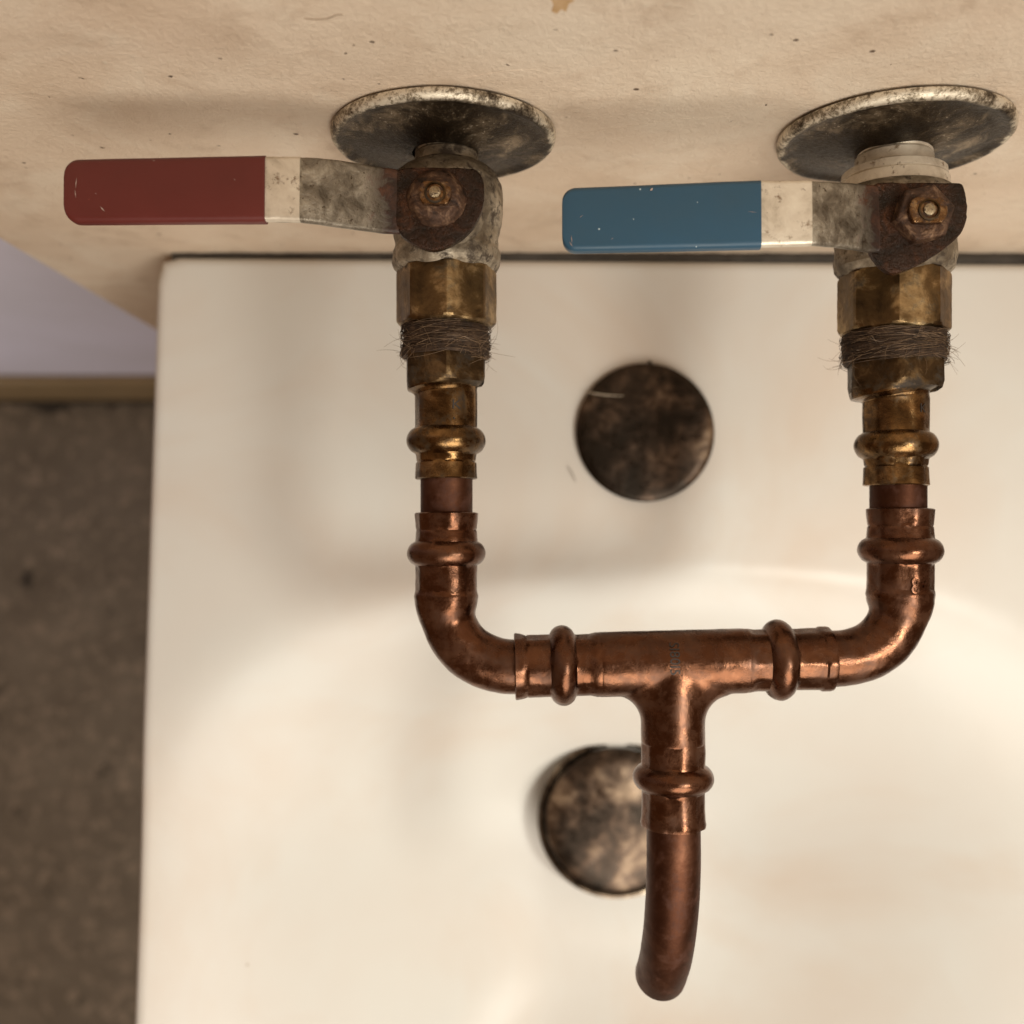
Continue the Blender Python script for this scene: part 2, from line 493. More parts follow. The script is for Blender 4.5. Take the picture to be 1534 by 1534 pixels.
for i in range(160):
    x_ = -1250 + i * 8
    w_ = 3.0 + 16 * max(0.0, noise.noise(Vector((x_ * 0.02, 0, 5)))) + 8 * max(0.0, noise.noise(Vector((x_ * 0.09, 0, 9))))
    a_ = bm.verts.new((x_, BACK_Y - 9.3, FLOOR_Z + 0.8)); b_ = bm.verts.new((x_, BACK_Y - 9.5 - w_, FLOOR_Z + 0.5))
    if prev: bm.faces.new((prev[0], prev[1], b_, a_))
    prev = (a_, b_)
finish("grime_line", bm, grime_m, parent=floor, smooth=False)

# hairline cracks of the plaster, thin open grooves with lifted lips
def wallpt(px, py, off=0.0):
    d = _R @ Vector(((px - 767) / F, -(py - 767) / F, -1.0))
    t = (WALL_Y - off - CAM.y) / d.y
    return CAM + d * t
def crack(pts, r, mat, name="crack", lab=None):
    bm = bmesh.new()
    P = []
    for (a, b) in zip(pts, pts[1:]):
        for i in range(6):
            t = i / 6
            P.append(wallpt(a[0] + (b[0] - a[0]) * t, a[1] + (b[1] - a[1]) * t) + Vector((0, 0, 0.25 * noise.noise(Vector((a[0] * 0.3 + i, b[1], 0))))))
    P.append(wallpt(*pts[-1]))
    n = len(P)
    sweep(bm, P, [r * (0.35 + 0.65 * abs(math.sin(0.5 + i * 1.7))) * min(1, (i + 1) / 3, (n - i) / 3) + 0.02 for i in range(n)], 6, up=Vector((0, 1, 0)))
    o = finish(name, bm, mat, parent=wall)
    if lab: o["label"] = lab
crack([(455, 27), (470, 29), (490, 28), (505, 22), (514, 22)], 0.16, crack_m, lab="short dark wavy crack at the top of the plaster")
crack([(835, 205), (900, 195), (960, 186), (1010, 178), (1100, 174)], 0.10, plaster)
crack([(690, 118), (720, 112), (760, 106), (800, 104), (830, 112)], 0.10, plaster)

stain_m = simple("ochre_stain", [(0.3, (0.42, 0.25, 0.10)), (0.7, (0.60, 0.42, 0.24))], 300, 0.6, 0.0002)
bm = bmesh.new()
bm.faces.new([bm.verts.new(wallpt(x_, y_, 0.06)) for x_, y_ in ((822, -12), (829, 8), (826, 17), (834, 21), (841, 14), (848, 18), (852, 6), (860, 2), (857, -12))])
o = finish("stain", bm, stain_m, parent=wall, smooth=False)
o["label"] = "small ochre stain at the top edge of the plaster"
# ================================================================== WASHBASIN
TL = pix(234, 383, RIM_Z); BLp = pix(196, 1534, RIM_Z)
TR = pix(1534, 393, RIM_Z)
dl = (BLp - TL); dt = (TR - TL)
FRONT = -345.0; RIGHT = 252.0
def corner(u, v):
    """u 0..1 left-right, v 0..1 back-front"""
    left = TL + dl * ((v * (TL.y - FRONT)) / (TL.y - BLp.y))
    return Vector((left.x + u * (RIGHT - left.x), left.y + (dt.y / dt.x) * u * (RIGHT - left.x), 0))
BC = Vector((52.0, -160.0)); BA, BB = 186.0, 126.0
DR = Vector((49.0, -134.0))
plugp = pix(918, 1211, -203.0)
DR = Vector((plugp.x, plugp.y))
coverp = pix(966, 648, RIM_Z)
def sstep(a, b, x):
    t = min(1, max(0, (x - a) / (b - a))); return t * t * (3 - 2 * t)
def bz(x, y):
    dx, dy = x - BC.x, y - BC.y
    e = 2.7 if dy > 0 else 3.4
    t = ((abs(dx) / BA) ** e + (abs(dy) / (BB if dy > 0 else 190.0)) ** e) ** (1 / e)
    u = 1 - sstep(0.18, 1.20, t)
    z = -79 * u
    dd = math.hypot(x - DR.x, y - DR.y)
    z -= 4.0 * math.exp(-(dd / 70) ** 2)
    # soft swell round the bowl and low dish of the tap ledge
    z += 0.5 * math.exp(-((t - 1.12) / 0.12) ** 2)
    z -= 1.6 * math.exp(-(((x - 52) / 130) ** 2 + ((y - 60) / 38) ** 2))
    return z
NA, NR = 288, 150
def outline(k, inset):
    """point on the rounded rectangle outline, inset in mm"""
    r = 6.0
    th = 2 * math.pi * k / NA
    cx, cy = math.cos(th), math.sin(th)
    m = max(abs(cx), abs(cy))
    sx, sy = cx / m, cy / m                      # on unit square
    W_, H_ = 198.0, 229.0
    X, Y = sx * W_, sy * H_
    qx, qy = W_ - r, H_ - r
    if abs(X) > qx and abs(Y) > qy:
        d = Vector((abs(X) - qx, abs(Y) - qy)).normalized() * r
        X = math.copysign(qx + d.x, X); Y = math.copysign(qy + d.y, Y)
    X *= (W_ - inset) / W_; Y *= (H_ - inset) / H_
    u = (X / W_ + 1) / 2; v = (1 - Y / H_) / 2
    c = corner(u, v)
    return c
bm = bmesh.new()
rings = []
RE = 4.5
# side wall, then the rolled edge, then the top towards the drain
prof = [(34, -150), (20, -120), (6, -60), (1.0, -25)] + [(RE - RE * math.cos(math.radians(a)), -RE + RE * math.sin(math.radians(a))) for a in range(0, 91, 10)]
for ins, dz in prof:
    rings.append([(outline(k, ins), dz) for k in range(NA)])
R0 = 30.0
allr = []
for ring in rings:
    allr.append([bm.verts.new((p.x, p.y, RIM_Z + dz + (bz(p.x, p.y) if dz > -8 else 0))) for p, dz in ring])
for j in range(1, NR + 1):
    t = (j / NR)
    ring = []
    for k in range(NA):
        o_ = outline(k, RE)
        a = math.atan2(o_.y - DR.y, o_.x - DR.x)
        d_ = Vector((DR.x + R0 * math.cos(a), DR.y + R0 * math.sin(a), 0))
        p = o_.lerp(d_, t)
        ring.append(bm.verts.new((p.x, p.y, RIM_Z + bz(p.x, p.y))))
    allr.append(ring)
last = allr[-1]
allr.append([bm.verts.new((DR.x + 24 * (v.co.x - DR.x) / 30, DR.y + 24 * (v.co.y - DR.y) / 30, v.co.z - 4)) for v in last])
allr.append([bm.verts.new((DR.x + 23 * (v.co.x - DR.x) / 30, DR.y + 23 * (v.co.y - DR.y) / 30, v.co.z - 40)) for v in last])
for i in range(len(allr) - 1):
    for k in range(NA):
        bm.faces.new((allr[i][k], allr[i][(k + 1) % NA], allr[i + 1][(k + 1) % NA], allr[i + 1][k]))
bm.faces.new(allr[0][::-1]); bm.faces.new(allr[-1])
bbase = (52, -110, RIM_Z - 150)
basin = finish("washbasin", bm, ceramic, loc=bbase, ang=60,
               label="cream white glazed ceramic washbasin with square back corner set against the plaster wall", cat="washbasin")

def turned(name, c, prof, mat, parent=None, n=72, axis="Z", **kw):
    bm = bmesh.new()
    pts, rad = [], []
    rings = []
    for r, h in prof:
        ring = []
        for k in range(n):
            a = 2 * math.pi * k / n
            if axis == "Z": q = Vector((c[0] + r * math.cos(a), c[1] + r * math.sin(a), c[2] + h))
            else: q = Vector((c[0] + r * math.cos(a), c[1] - h, c[2] + r * math.sin(a)))
            ring.append(bm.verts.new(q))
        rings.append(ring)
    for i in range(len(rings) - 1):
        for k in range(n): bm.faces.new((rings[i][k], rings[i][(k + 1) % n], rings[i + 1][(k + 1) % n], rings[i + 1][k]))
    bm.faces.new(rings[0][::-1]); bm.faces.new(rings[-1])
    return finish(name, bm, mat, parent=parent, **kw)

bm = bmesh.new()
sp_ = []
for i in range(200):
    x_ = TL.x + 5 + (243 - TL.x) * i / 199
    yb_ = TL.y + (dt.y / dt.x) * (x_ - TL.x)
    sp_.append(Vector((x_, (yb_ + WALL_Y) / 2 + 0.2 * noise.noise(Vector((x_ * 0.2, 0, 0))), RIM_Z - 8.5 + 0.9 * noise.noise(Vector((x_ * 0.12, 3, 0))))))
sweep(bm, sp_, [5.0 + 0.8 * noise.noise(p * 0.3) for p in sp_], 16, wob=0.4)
finish("gap_strip", bm, seal_m, parent=basin)  # dark strip added to keep the gap behind the basin dark
# blanking cover over the tap hole
cz = RIM_Z + bz(coverp.x, coverp.y)
cv = thing("tap_hole_cover", (coverp.x, coverp.y, cz), "round blackened chrome cover disc on the basin's flat ledge behind the copper tee", "tap hole cover")
turned("seal", (coverp.x, coverp.y, cz), [(27.0, -0.6), (27.3, 0.6), (26.0, 0.7)], seal_m, cv)
turned("disc", (coverp.x, coverp.y, cz), [(27.4, 0.75), (28.1, 1.4), (28.2, 2.2), (27.6, 3.0), (26.4, 3.5), (24, 3.8), (14, 4.2), (5, 4.35), (0.5, 4.4)], cover_m, cv)
bm = bmesh.new()
bmesh.ops.create_icosphere(bm, subdivisions=2, radius=0.9, matrix=Matrix.Translation((coverp.x + 2.2, coverp.y + 28.6, cz + 1.0)))
finish("grime_speck", bm, seal_m, cv)
# drain plug in the bowl
pz = RIM_Z + max(bz(DR.x + 34 * math.cos(a), DR.y + 34 * math.sin(a)) for a in (0, 1, 2, 3, 4, 5)) + 1.0
pg = thing("drain_plug", (DR.x, DR.y, pz), "mottled tarnished chrome plug in the bowl, half hidden behind the spout", "drain plug")
turned("collar", (DR.x, DR.y, pz), [(25, -3.0), (36.4, -1.2), (37.0, 0.4), (36.6, 1.5), (35.2, 1.9), (33.8, 0.9), (33.4, -1.0), (25, -2.0)], rimchrome, pg)
turned("stopper", (DR.x, DR.y, pz), [(20, -2.5), (32.2, 0.8), (32.9, 2.2), (32.4, 3.6), (30.5, 4.6), (24, 5.6), (12, 6.4), (0.6, 6.7)], plug_m, pg)

# ================================================================== PIPEWORK
k0 = sc(0)
def run_y(cx, prof, n=72, wob=0.0, seed=0, z=0.0, caps=True):
    """tube away from the wall: cx = function px of y or number, prof (py, r_px, poly)"""
    bm = bmesh.new()
    prof = dense(prof, 3.0)
    pts = [pix(cx(p[0]) if callable(cx) else cx, p[0], z) for p in prof]
    rad = [p[1] / k0 for p in prof]
    pol = [p[2] if len(p) > 2 else None for p in prof]
    sweep(bm, pts, rad, n, poly=pol, wob=wob, seed=seed, caps=caps)
    return bm

HX = (6, 50, 1.105)
pw = thing("mixer_pipework", pix(1007, 1000, 0), "U shaped copper and brass press fitted pipework carrying the bent copper spout over the basin", "tap pipework")

def adapter(cx, ys, R, ph, label_seed, cyl_c, cyl_r, hemp_r):
    """brass press adapter: ys = dict of photo rows"""
    hexp = (6, ph, R / k0)
    bm = bmesh.new()
    rows = dense([(ys["hex0"], R - 5, hexp), (ys["hex0"] + 3, R + 0.5, hexp), (ys["hex1"] - 12, R + 0.5, hexp)], 3) + \
           dense([(ys["hex1"] - 5, R * 0.93, hexp), (ys["hex1"], R * 0.86, hexp), (ys["hex1"] + 3, R * 0.78, None), (ys["hex1"] + 6, cyl_r + 2, None), (ys["hex1"] + 9, cyl_r, None)], 1.5)
    b0, b1 = ys["bead"]
    rows += dense([(ys["hex1"] + 12, cyl_r + 0.5, None), (b0 - 4, cyl_r, HX)], 5)
    rows += bulge(b0, b1, cyl_r, ys["beadr"])
    c1 = ys["end"]
    rows += dense([(b1 + 2, cyl_r - 1, HX), (b1 + 10, cyl_r - 2, HX), (b1 + 12, cyl_r - 3.5, None), (b1 + 14, cyl_r - 1, HX), (c1 - 4, cyl_r, HX), (c1 - 1.5, cyl_r + 0.3, HX), (c1, cyl_r - 1.5, HX), (c1, cyl_r - 8, None)], 2.5)
    pts, rad, pol = [], [], []
    for p in rows:
        c = cx if p[0] < ys["hex1"] + 4 else cyl_c
        if ys["hex1"] - 2 < p[0] < ys["hex1"] + 12:
            t = min(1, max(0, (p[0] - ys["hex1"] + 2) / 12)); c = cx + (cyl_c - cx) * t
        pts.append(pix(c, p[0], 0)); rad.append(p[1] / k0); pol.append(p[2] if len(p) > 2 else None)
    sweep(bm, pts, rad, 72, poly=pol, wob=0.10, seed=label_seed)
    o = finish("press_adapter", bm, [brass, dark_brass], parent=pw, ang=24)
    ylim = pix(cx, ys["hex1"] + 2, 0).y - pix(1007, 1000, 0).y
    for f in o.data.polygons:
        if f.center.y / MM > ylim: f.material_index = 1
    return o
ad1 = adapter(667, dict(hex0=527, hex1=579, bead=(641, 680), beadr=59.5, end=718), 66, 97, 3.0, 668.5, 46.5, 67)
ad2 = adapter(1340, dict(hex0=538, hex1=588, bead=(648, 687), beadr=60.5, end=728), 74, 78, 9.0, 1342, 47.5, 78)

# short straight pipes between the fittings
finish("copper_pipe", run_y(669, [(700, 39, None), (790, 39, None)]), copper_pipe, parent=pw)
finish("copper_pipe", run_y(lambda y: 1345.5, [(710, 41, None), (790, 41, None)]), copper_pipe, parent=pw)

def elbow(cx, y_end, y_bead, y_sock, xh, yh, side, r_s, r_t, bead_r, R, seed):
    """press elbow; vertical leg at cx, horizontal leg leaving at (xh, yh); side +1 towards the right"""
    rows = [(y_end, r_t - 2, None), (y_end, r_s - 1, HX), (y_end + 1.5, r_s + 1.0, HX), (y_end + 8, r_s + 0.5, HX), (y_end + 24, r_s - 1, HX), (y_end + 26, r_s - 2.2, None), (y_end + 28, r_s - 1, HX), (y_bead[0] - 3, r_s, HX)]
    rows = dense(rows, 3) + bulge(y_bead[0], y_bead[1], r_s, bead_r) + dense([(y_bead[1] + 3, r_s, HX), (y_sock - 8, r_s, HX), (y_sock, r_s + 1.5, None), (y_sock + 6, r_s + 0.5, None)], 3)
    pts = [pix(cx, p[0], 0) for p in rows]; rad = [p[1] / k0 for p in rows]; pol = [p[2] if len(p) > 2 else None for p in rows]
    # bend: from (cx+shift, ...) to horizontal
    h0 = Vector((cx, y_sock + 6)); h1 = Vector((xh, yh))
    # cubic Bezier in photo rows, straight tube entry then quarter bend
    dx = abs(xh - cx)
    A = h0; B = Vector((cx + side * 1, yh - (yh - h0.y) * 0.36)); C = Vector((cx + (xh - cx) * 0.42, yh)); D = h1
    for i in range(1, 41):
        t = i / 40
        q = A * (1 - t) ** 3 + B * 3 * t * (1 - t) ** 2 + C * 3 * t * t * (1 - t) + D * t ** 3
        pts.append(pix(q.x, q.y, 0))
        f = min(1, t / 0.22)
        rad.append((r_s + 0.5 + (r_t - r_s - 0.5) * (f * f * (3 - 2 * f))) / k0); pol.append(None)
    pts.append(pix(xh + side * 30, yh, 0)); rad.append(r_t / k0); pol.append(None)
    bm = bmesh.new()
    sweep(bm, pts, rad, 72, poly=pol, wob=0.16, seed=seed)
    return finish("press_elbow", bm, copper, parent=pw, ang=30)
el1 = elbow(668.5, 768, (811, 847), 893, 774, 999, 1, 46.5, 40.5, 59, 100, 2.0)
el2 = elbow(1348.5, 762, (806, 844), 890, 1247, 986.5, -1, 48, 41.5, 61.5, 100, 5.0)

# press tee -------------------------------------------------------
HT = (6, 75, 1.115)
ax0 = Vector((771, 998.5)); ax1 = Vector((1243, 986.5))
rows = [(771, 43, None), (771, 48, HT), (772.5, 49.5, HT), (780, 48.5, HT), (787, 46.5, None), (789, 45.5, None), (791, 46.5, HT), (822, 46, HT)]
rows = dense(rows, 3) + bulge(824, 862, 46, 60) + dense([(865, 45.5, HT), (883, 45.5, HT), (893, 47.7, None), (1000, 46.5, None), (1120, 47.7, None), (1132, 46, HT), (1143, 46, HT)], 4)
rows += bulge(1146, 1186, 46, 60.5) + dense([(1189, 45.5, HT), (1222, 46, HT), (1226, 46, None), (1229, 48, HT), (1239, 48.2, HT), (1243, 47, HT), (1243, 42, None)], 3)
bm = bmesh.new()
pts = []
for p in rows:
    t = (p[0] - ax0.x) / (ax1.x - ax0.x)
    pts.append(pix(p[0], ax0.y + (ax1.y - ax0.y) * t, 0))
sweep(bm, pts, [p[1] / k0 for p in rows], 72, poly=[p[2] if len(p) > 2 else None for p in rows], wob=0.13, seed=8)
# drawn branch: the crossing of both tubes is welded and rounded by remeshing
RB, RM, FR = 47.5 / k0, 48.3 / k0, 8.0
bc = pix(1007.5, 992.5, 0)
bt = bmesh.new()
e0, e1 = pix(895, 998.5 - 0.0254 * 124, 0), pix(1119, 998.5 - 0.0254 * 348, 0)
sweep(bt, [e0.lerp(e1, i / 30) for i in range(31)], [RM] * 31, 64)
nm0 = len(bt.verts)
sweep(bt, [Vector((bc.x, bc.y - (RM + FR + 6) * i / 40, 0)) for i in range(41)], [RB] * 41, 96)
bt.verts.ensure_lookup_table()
for v in bt.verts[nm0:]:
    cx_ = (v.co.x - bc.x) / RB
    d = (bc.y - v.co.y) - math.sqrt(max(RM * RM - v.co.z ** 2, 0))
    if d >= FR: fl_ = 0.0
    elif d >= 0: fl_ = FR * (1 - math.sqrt(max(0, 1 - (1 - d / FR) ** 2)))
    else: fl_ = FR * max(0, 1 + d / 5)
    v.co.x += math.copysign(abs(cx_) ** 1.5, cx_) * fl_
met = bpy.data.meshes.new("t"); bt.to_mesh(met); bt.free()
ot = bpy.data.objects.new("t", met); COL.objects.link(ot)
md = ot.modifiers.new("r", "REMESH"); md.mode = "VOXEL"; md.voxel_size = 0.3
md = ot.modifiers.new("s", "SMOOTH"); md.factor = 0.5; md.iterations = 40
dg = bpy.context.evaluated_depsgraph_get()
me2 = bpy.data.meshes.new_from_object(ot.evaluated_get(dg))
nb0 = len(bm.verts)
bm.from_mesh(me2)
bpy.data.objects.remove(ot); bpy.data.meshes.remove(met); bpy.data.meshes.remove(me2)
bm.verts.ensure_lookup_table()
for v in bm.verts[nb0:]:
    v.co += (v.co - Vector((v.co.x, bc.y, 0))).normalized() * 0.06 * noise.noise(v.co * 0.3)
def yrow(py): return pix(1007.5, py, 0)
rowsb = [(1098, 47, None), (1128, 47.5, HX), (1143, 47, HX)]
rowsb = dense(rowsb, 4) + bulge(1146, 1183, 47, 60) + dense([(1186, 46.5, HX), (1208, 46.5, HX), (1226, 47.5, HX), (1233, 48.5, HX), (1237, 47.5, HX), (1237, 41, None)], 3)
P = [pix(1008, 1075, 0)]; Rr = [46.6 / k0]; Pl = [None]
for p in rowsb:
    P.append(pix(1008.5, p[0], 0)); Rr.append(p[1] / k0); Pl.append(p[2] if len(p) > 2 else None)
sweep(bm, P, Rr, 72, poly=Pl, wob=0.10, seed=12, caps=False)
tee = finish("press_tee", bm, copper, parent=pw, ang=30)

# spout -----------------------------------------------------------
bm = bmesh.new()
s0 = pix(1009, 1215, 0)
P = []; yb = -87.5; RBND = 60.0
yy = s0.y
while yy > yb: P.append(Vector((s0.x, yy, 0))); yy -= 2.0
for i in range(0, 31):
    a = math.radians(48 * i / 30)
    P.append(Vector((s0.x - 0.9 * (i / 30) ** 2, yb - RBND * math.sin(a), -RBND * (1 - math.cos(a)))))
tdir = (P[-1] - P[-2]).normalized()
P.append(P[-1] + tdir * 1.2)
n = len(P)
rad = [40 / k0] * n
sweep(bm, P, rad, 64, wob=0.06, seed=4, caps=False)
# open mouth: inner bore
bm.verts.ensure_lookup_table()
Q = [P[-1] + tdir * 0.02] + [P[-1 - i] for i in range(1, 8)]
rg = sweep(bm, Q, [40 / k0 * 0.86] * len(Q), 64, caps=False)
outer = bm.verts[(n - 1) * 64: n * 64]
for k in range(64):
    # match by nearest on the inner ring
    pass
spout = finish("spout", bm, copper_pipe, parent=pw, ang=40)
bm = bmesh.new()
sweep(bm, [P[-1] - tdir * 0.3, P[-1] + tdir * 0.35, P[-1] + tdir * 0.35, P[-1] - tdir * 0.3], [40 / k0, 40 / k0 - 0.25, 40 / k0 * 0.85, 40 / k0 * 0.84], 64, caps=False)
finish("spout_lip", bm, copper_pipe, parent=spout, ang=50)

# stamped and printed marks ---------------------------------------
def text_mesh(body, size, depth=0.0):
    c = bpy.data.curves.new("t", "FONT"); c.body = body; c.size = size; c.align_x = "CENTER"; c.align_y = "CENTER"
    c.extrude = depth; c.resolution_u = 3
    o = bpy.data.objects.new("t", c); COL.objects.link(o)
    dg = bpy.context.evaluated_depsgraph_get()
    me = bpy.data.meshes.new_from_object(o.evaluated_get(dg))
    bm = bmesh.new(); bm.from_mesh(me)
    bpy.data.objects.remove(o); bpy.data.curves.remove(c); bpy.data.meshes.remove(me)
    return bm
def wrap(name, body, size, c, axis, r, ang0, rot, mat, parent, depth=0.12, sx=1.0):
    """print on a tube round axis ('X' or 'Y') at centre c (mm), ang0 = degrees from straight up, rot = degrees of the line"""
    bm = text_mesh(body, size, depth)
    bmesh.ops.triangulate(bm, faces=bm.faces[:])
    bmesh.ops.subdivide_edges(bm, edges=[e for e in bm.edges if e.calc_length() > 0.5], cuts=2)
    R = Matrix.Rotation(math.radians(rot), 3, "Z")
    for v in bm.verts:
        q = R @ Vector((v.co.x * sx, v.co.y, v.co.z))
        if axis == "Y":
            a = math.radians(ang0) + q.x / r
            v.co = Vector((c[0] + (r + q.z) * math.sin(a), c[1] + q.y, c[2] + (r + q.z) * math.cos(a)))
        else:
            a = math.radians(ang0) + q.y / r
            v.co = Vector((c[0] + q.x, c[1] + (r + q.z) * math.sin(a), c[2] + (r + q.z) * math.cos(a)))
    return finish(name, bm, mat, parent=parent, smooth=False)
tc = pix(1003, 992.5, 0)
wrap("printed_code", "SI80I5", 4.0, tc, "X", 48.3 / k0 + 0.14, 14, -90, black_m, tee, 0.04)
wrap("stamped_letter", "K", 3.6, pix(668.5, 612, 0), "Y", 46.5 / k0 + 0.10, 22, 0, black_m, ad1, 0.16, 1.2)
wrap("stamped_dot", ".", 4.4, pix(668.5, 626, 0), "Y", 46.5 / k0 + 0.10, 18, 0, black_m, ad1, 0.05)
wrap("stamped_letter", "K", 3.6, pix(1342, 617, 0), "Y", 47.5 / k0 + 0.10, 30, 0, black_m, ad2, 0.16, 1.1)
wrap("stamped_mark", "V", 2.8, pix(668.5, 858, 0), "Y", 46.5 / k0 + 0.05, 18, 60, copper, el1, 0.3)
wrap("stamped_mark", "K", 3.4, pix(668.5, 884, 0), "Y", 46.5 / k0 + 0.05, 20, 90, copper, el1, 0.3)
wrap("raised_emblem", "8", 6.4, pix(1348.5, 877, 0), "Y", 48 / k0 - 0.02, 4, 0, copper, el2, 0.42, 0.75)
wrap("raised_emblem", "x", 3.6, pix(1348.5, 872, 0), "Y", 48 / k0 - 0.02, 22, 20, copper, el2, 0.35, 1.0)

# ------------------------------------------------------------------ hemp windings
def hemp(cx, y0, y1, r, seed, dens=150):
    rnd = random.Random(seed)
    bm = run_y(cx, [(y0 - 6, r - 4, None), (y0, r - 2, None), ((y0 + y1) / 2, r - 1, None), (y1, r - 2, None)], 96, wob=0.5, seed=seed)
    w_ = finish("hemp_winding", bm, hemp_m, parent=pw, ang=60)
    bm = bmesh.new(); bm2 = bmesh.new()
    c0 = pix(cx, y0, 0); c1 = pix(cx, y1, 0)
    for s in range(dens):
        a0 = rnd.uniform(0, 2 * math.pi); span = rnd.uniform(0.7, 2.6)
        t0 = rnd.uniform(-0.02, 0.98); t1 = t0 + rnd.uniform(-0.28, 0.28)
        rr = (r + rnd.uniform(-1.5, 2.2)) / k0
        m = 16; pts = []
        ph = rnd.uniform(0, 6)
        for i in range(m):
            f = i / (m - 1)
            a = a0 + span * f
            t = t0 + (t1 - t0) * f + 0.05 * math.sin(ph + 5 * f)
            q = c0.lerp(c1, max(-0.1, min(1.12, t)))
            e = rr + 0.18 * math.sin(ph * 2 + 7 * f)
            pts.append(q + Vector((e * math.cos(a), 0, e * math.sin(a))))
        sweep(bm, pts, [rnd.uniform(0.05, 0.11)] * m, 4)
    bm3 = bmesh.new()
    for s in range(46):
        a0 = rnd.uniform(0.1, 2.6); span = rnd.uniform(0.3, 1.3); t = rnd.uniform(-0.1, 1.15); sl = rnd.uniform(-0.35, 0.35); ph = rnd.uniform(0, 6)
        pts = []
        for i in range(12):
            f = i / 11; a = a0 + span * f
            e = (r + 1.2) / k0 + 0.12 * math.sin(ph + 6 * f)
            pts.append(c0.lerp(c1, t + sl * f + 0.06 * math.sin(ph + 4 * f)) + Vector((e * math.cos(a), 0, e * math.sin(a))))
        sweep(bm3, pts, [rnd.uniform(0.04, 0.07)] * 12, 4)
    finish("pale_strands", bm3, fibre_m, parent=w_, kind="stuff", smooth=False)
    finish("hemp_strands", bm, hemp_m, parent=w_, kind="stuff", smooth=False)
    for s in range(60):
        a = rnd.choice([rnd.uniform(-0.5, 0.7), rnd.uniform(2.5, 3.7), rnd.uniform(0.6, 2.6)])
        t = rnd.uniform(0.3, 1.1)
        q = c0.lerp(c1, t) + Vector((math.cos(a), 0, math.sin(a))) * (r / k0 - 0.2)
        d = Vector((math.cos(a) * rnd.uniform(0.2, 0.9), rnd.uniform(-1, 0.6), math.sin(a) * rnd.uniform(0.2, 0.7))).normalized()
        ln = rnd.choice([rnd.uniform(1.0, 4.0), rnd.uniform(3.0, 9.0)]); pts = [q]
        bend = Vector((rnd.uniform(-1, 1), rnd.uniform(-1, 1), rnd.uniform(-0.6, 0.6))) * 0.30
        for i in range(9):
            d = (d + bend * 0.5).normalized(); pts.append(pts[-1] + d * ln / 9)
        sweep(bm2, pts, [0.055 - 0.003 * i for i in range(10)], 4)
    finish("loose_fibres", bm2, fibre_m, parent=w_, kind="stuff", smooth=False)
hemp(668, 492, 536, 66.5, 21)
hemp(1339, 504, 544, 76, 33)

scuff_m = simple("scuffed_pale_vinyl", [(0.3, (0.35, 0.22, 0.18)), (0.7, (0.55, 0.45, 0.40))], 500, 0.5, 0.0001)
# ================================================================== VALVES
def ngon(cx, cy, r, n, ph=0): return [(cx + r * math.cos(math.radians(ph) + 2 * math.pi * i / n), cy + r * math.sin(math.radians(ph) + 2 * math.pi * i / n)) for i in range(n)]

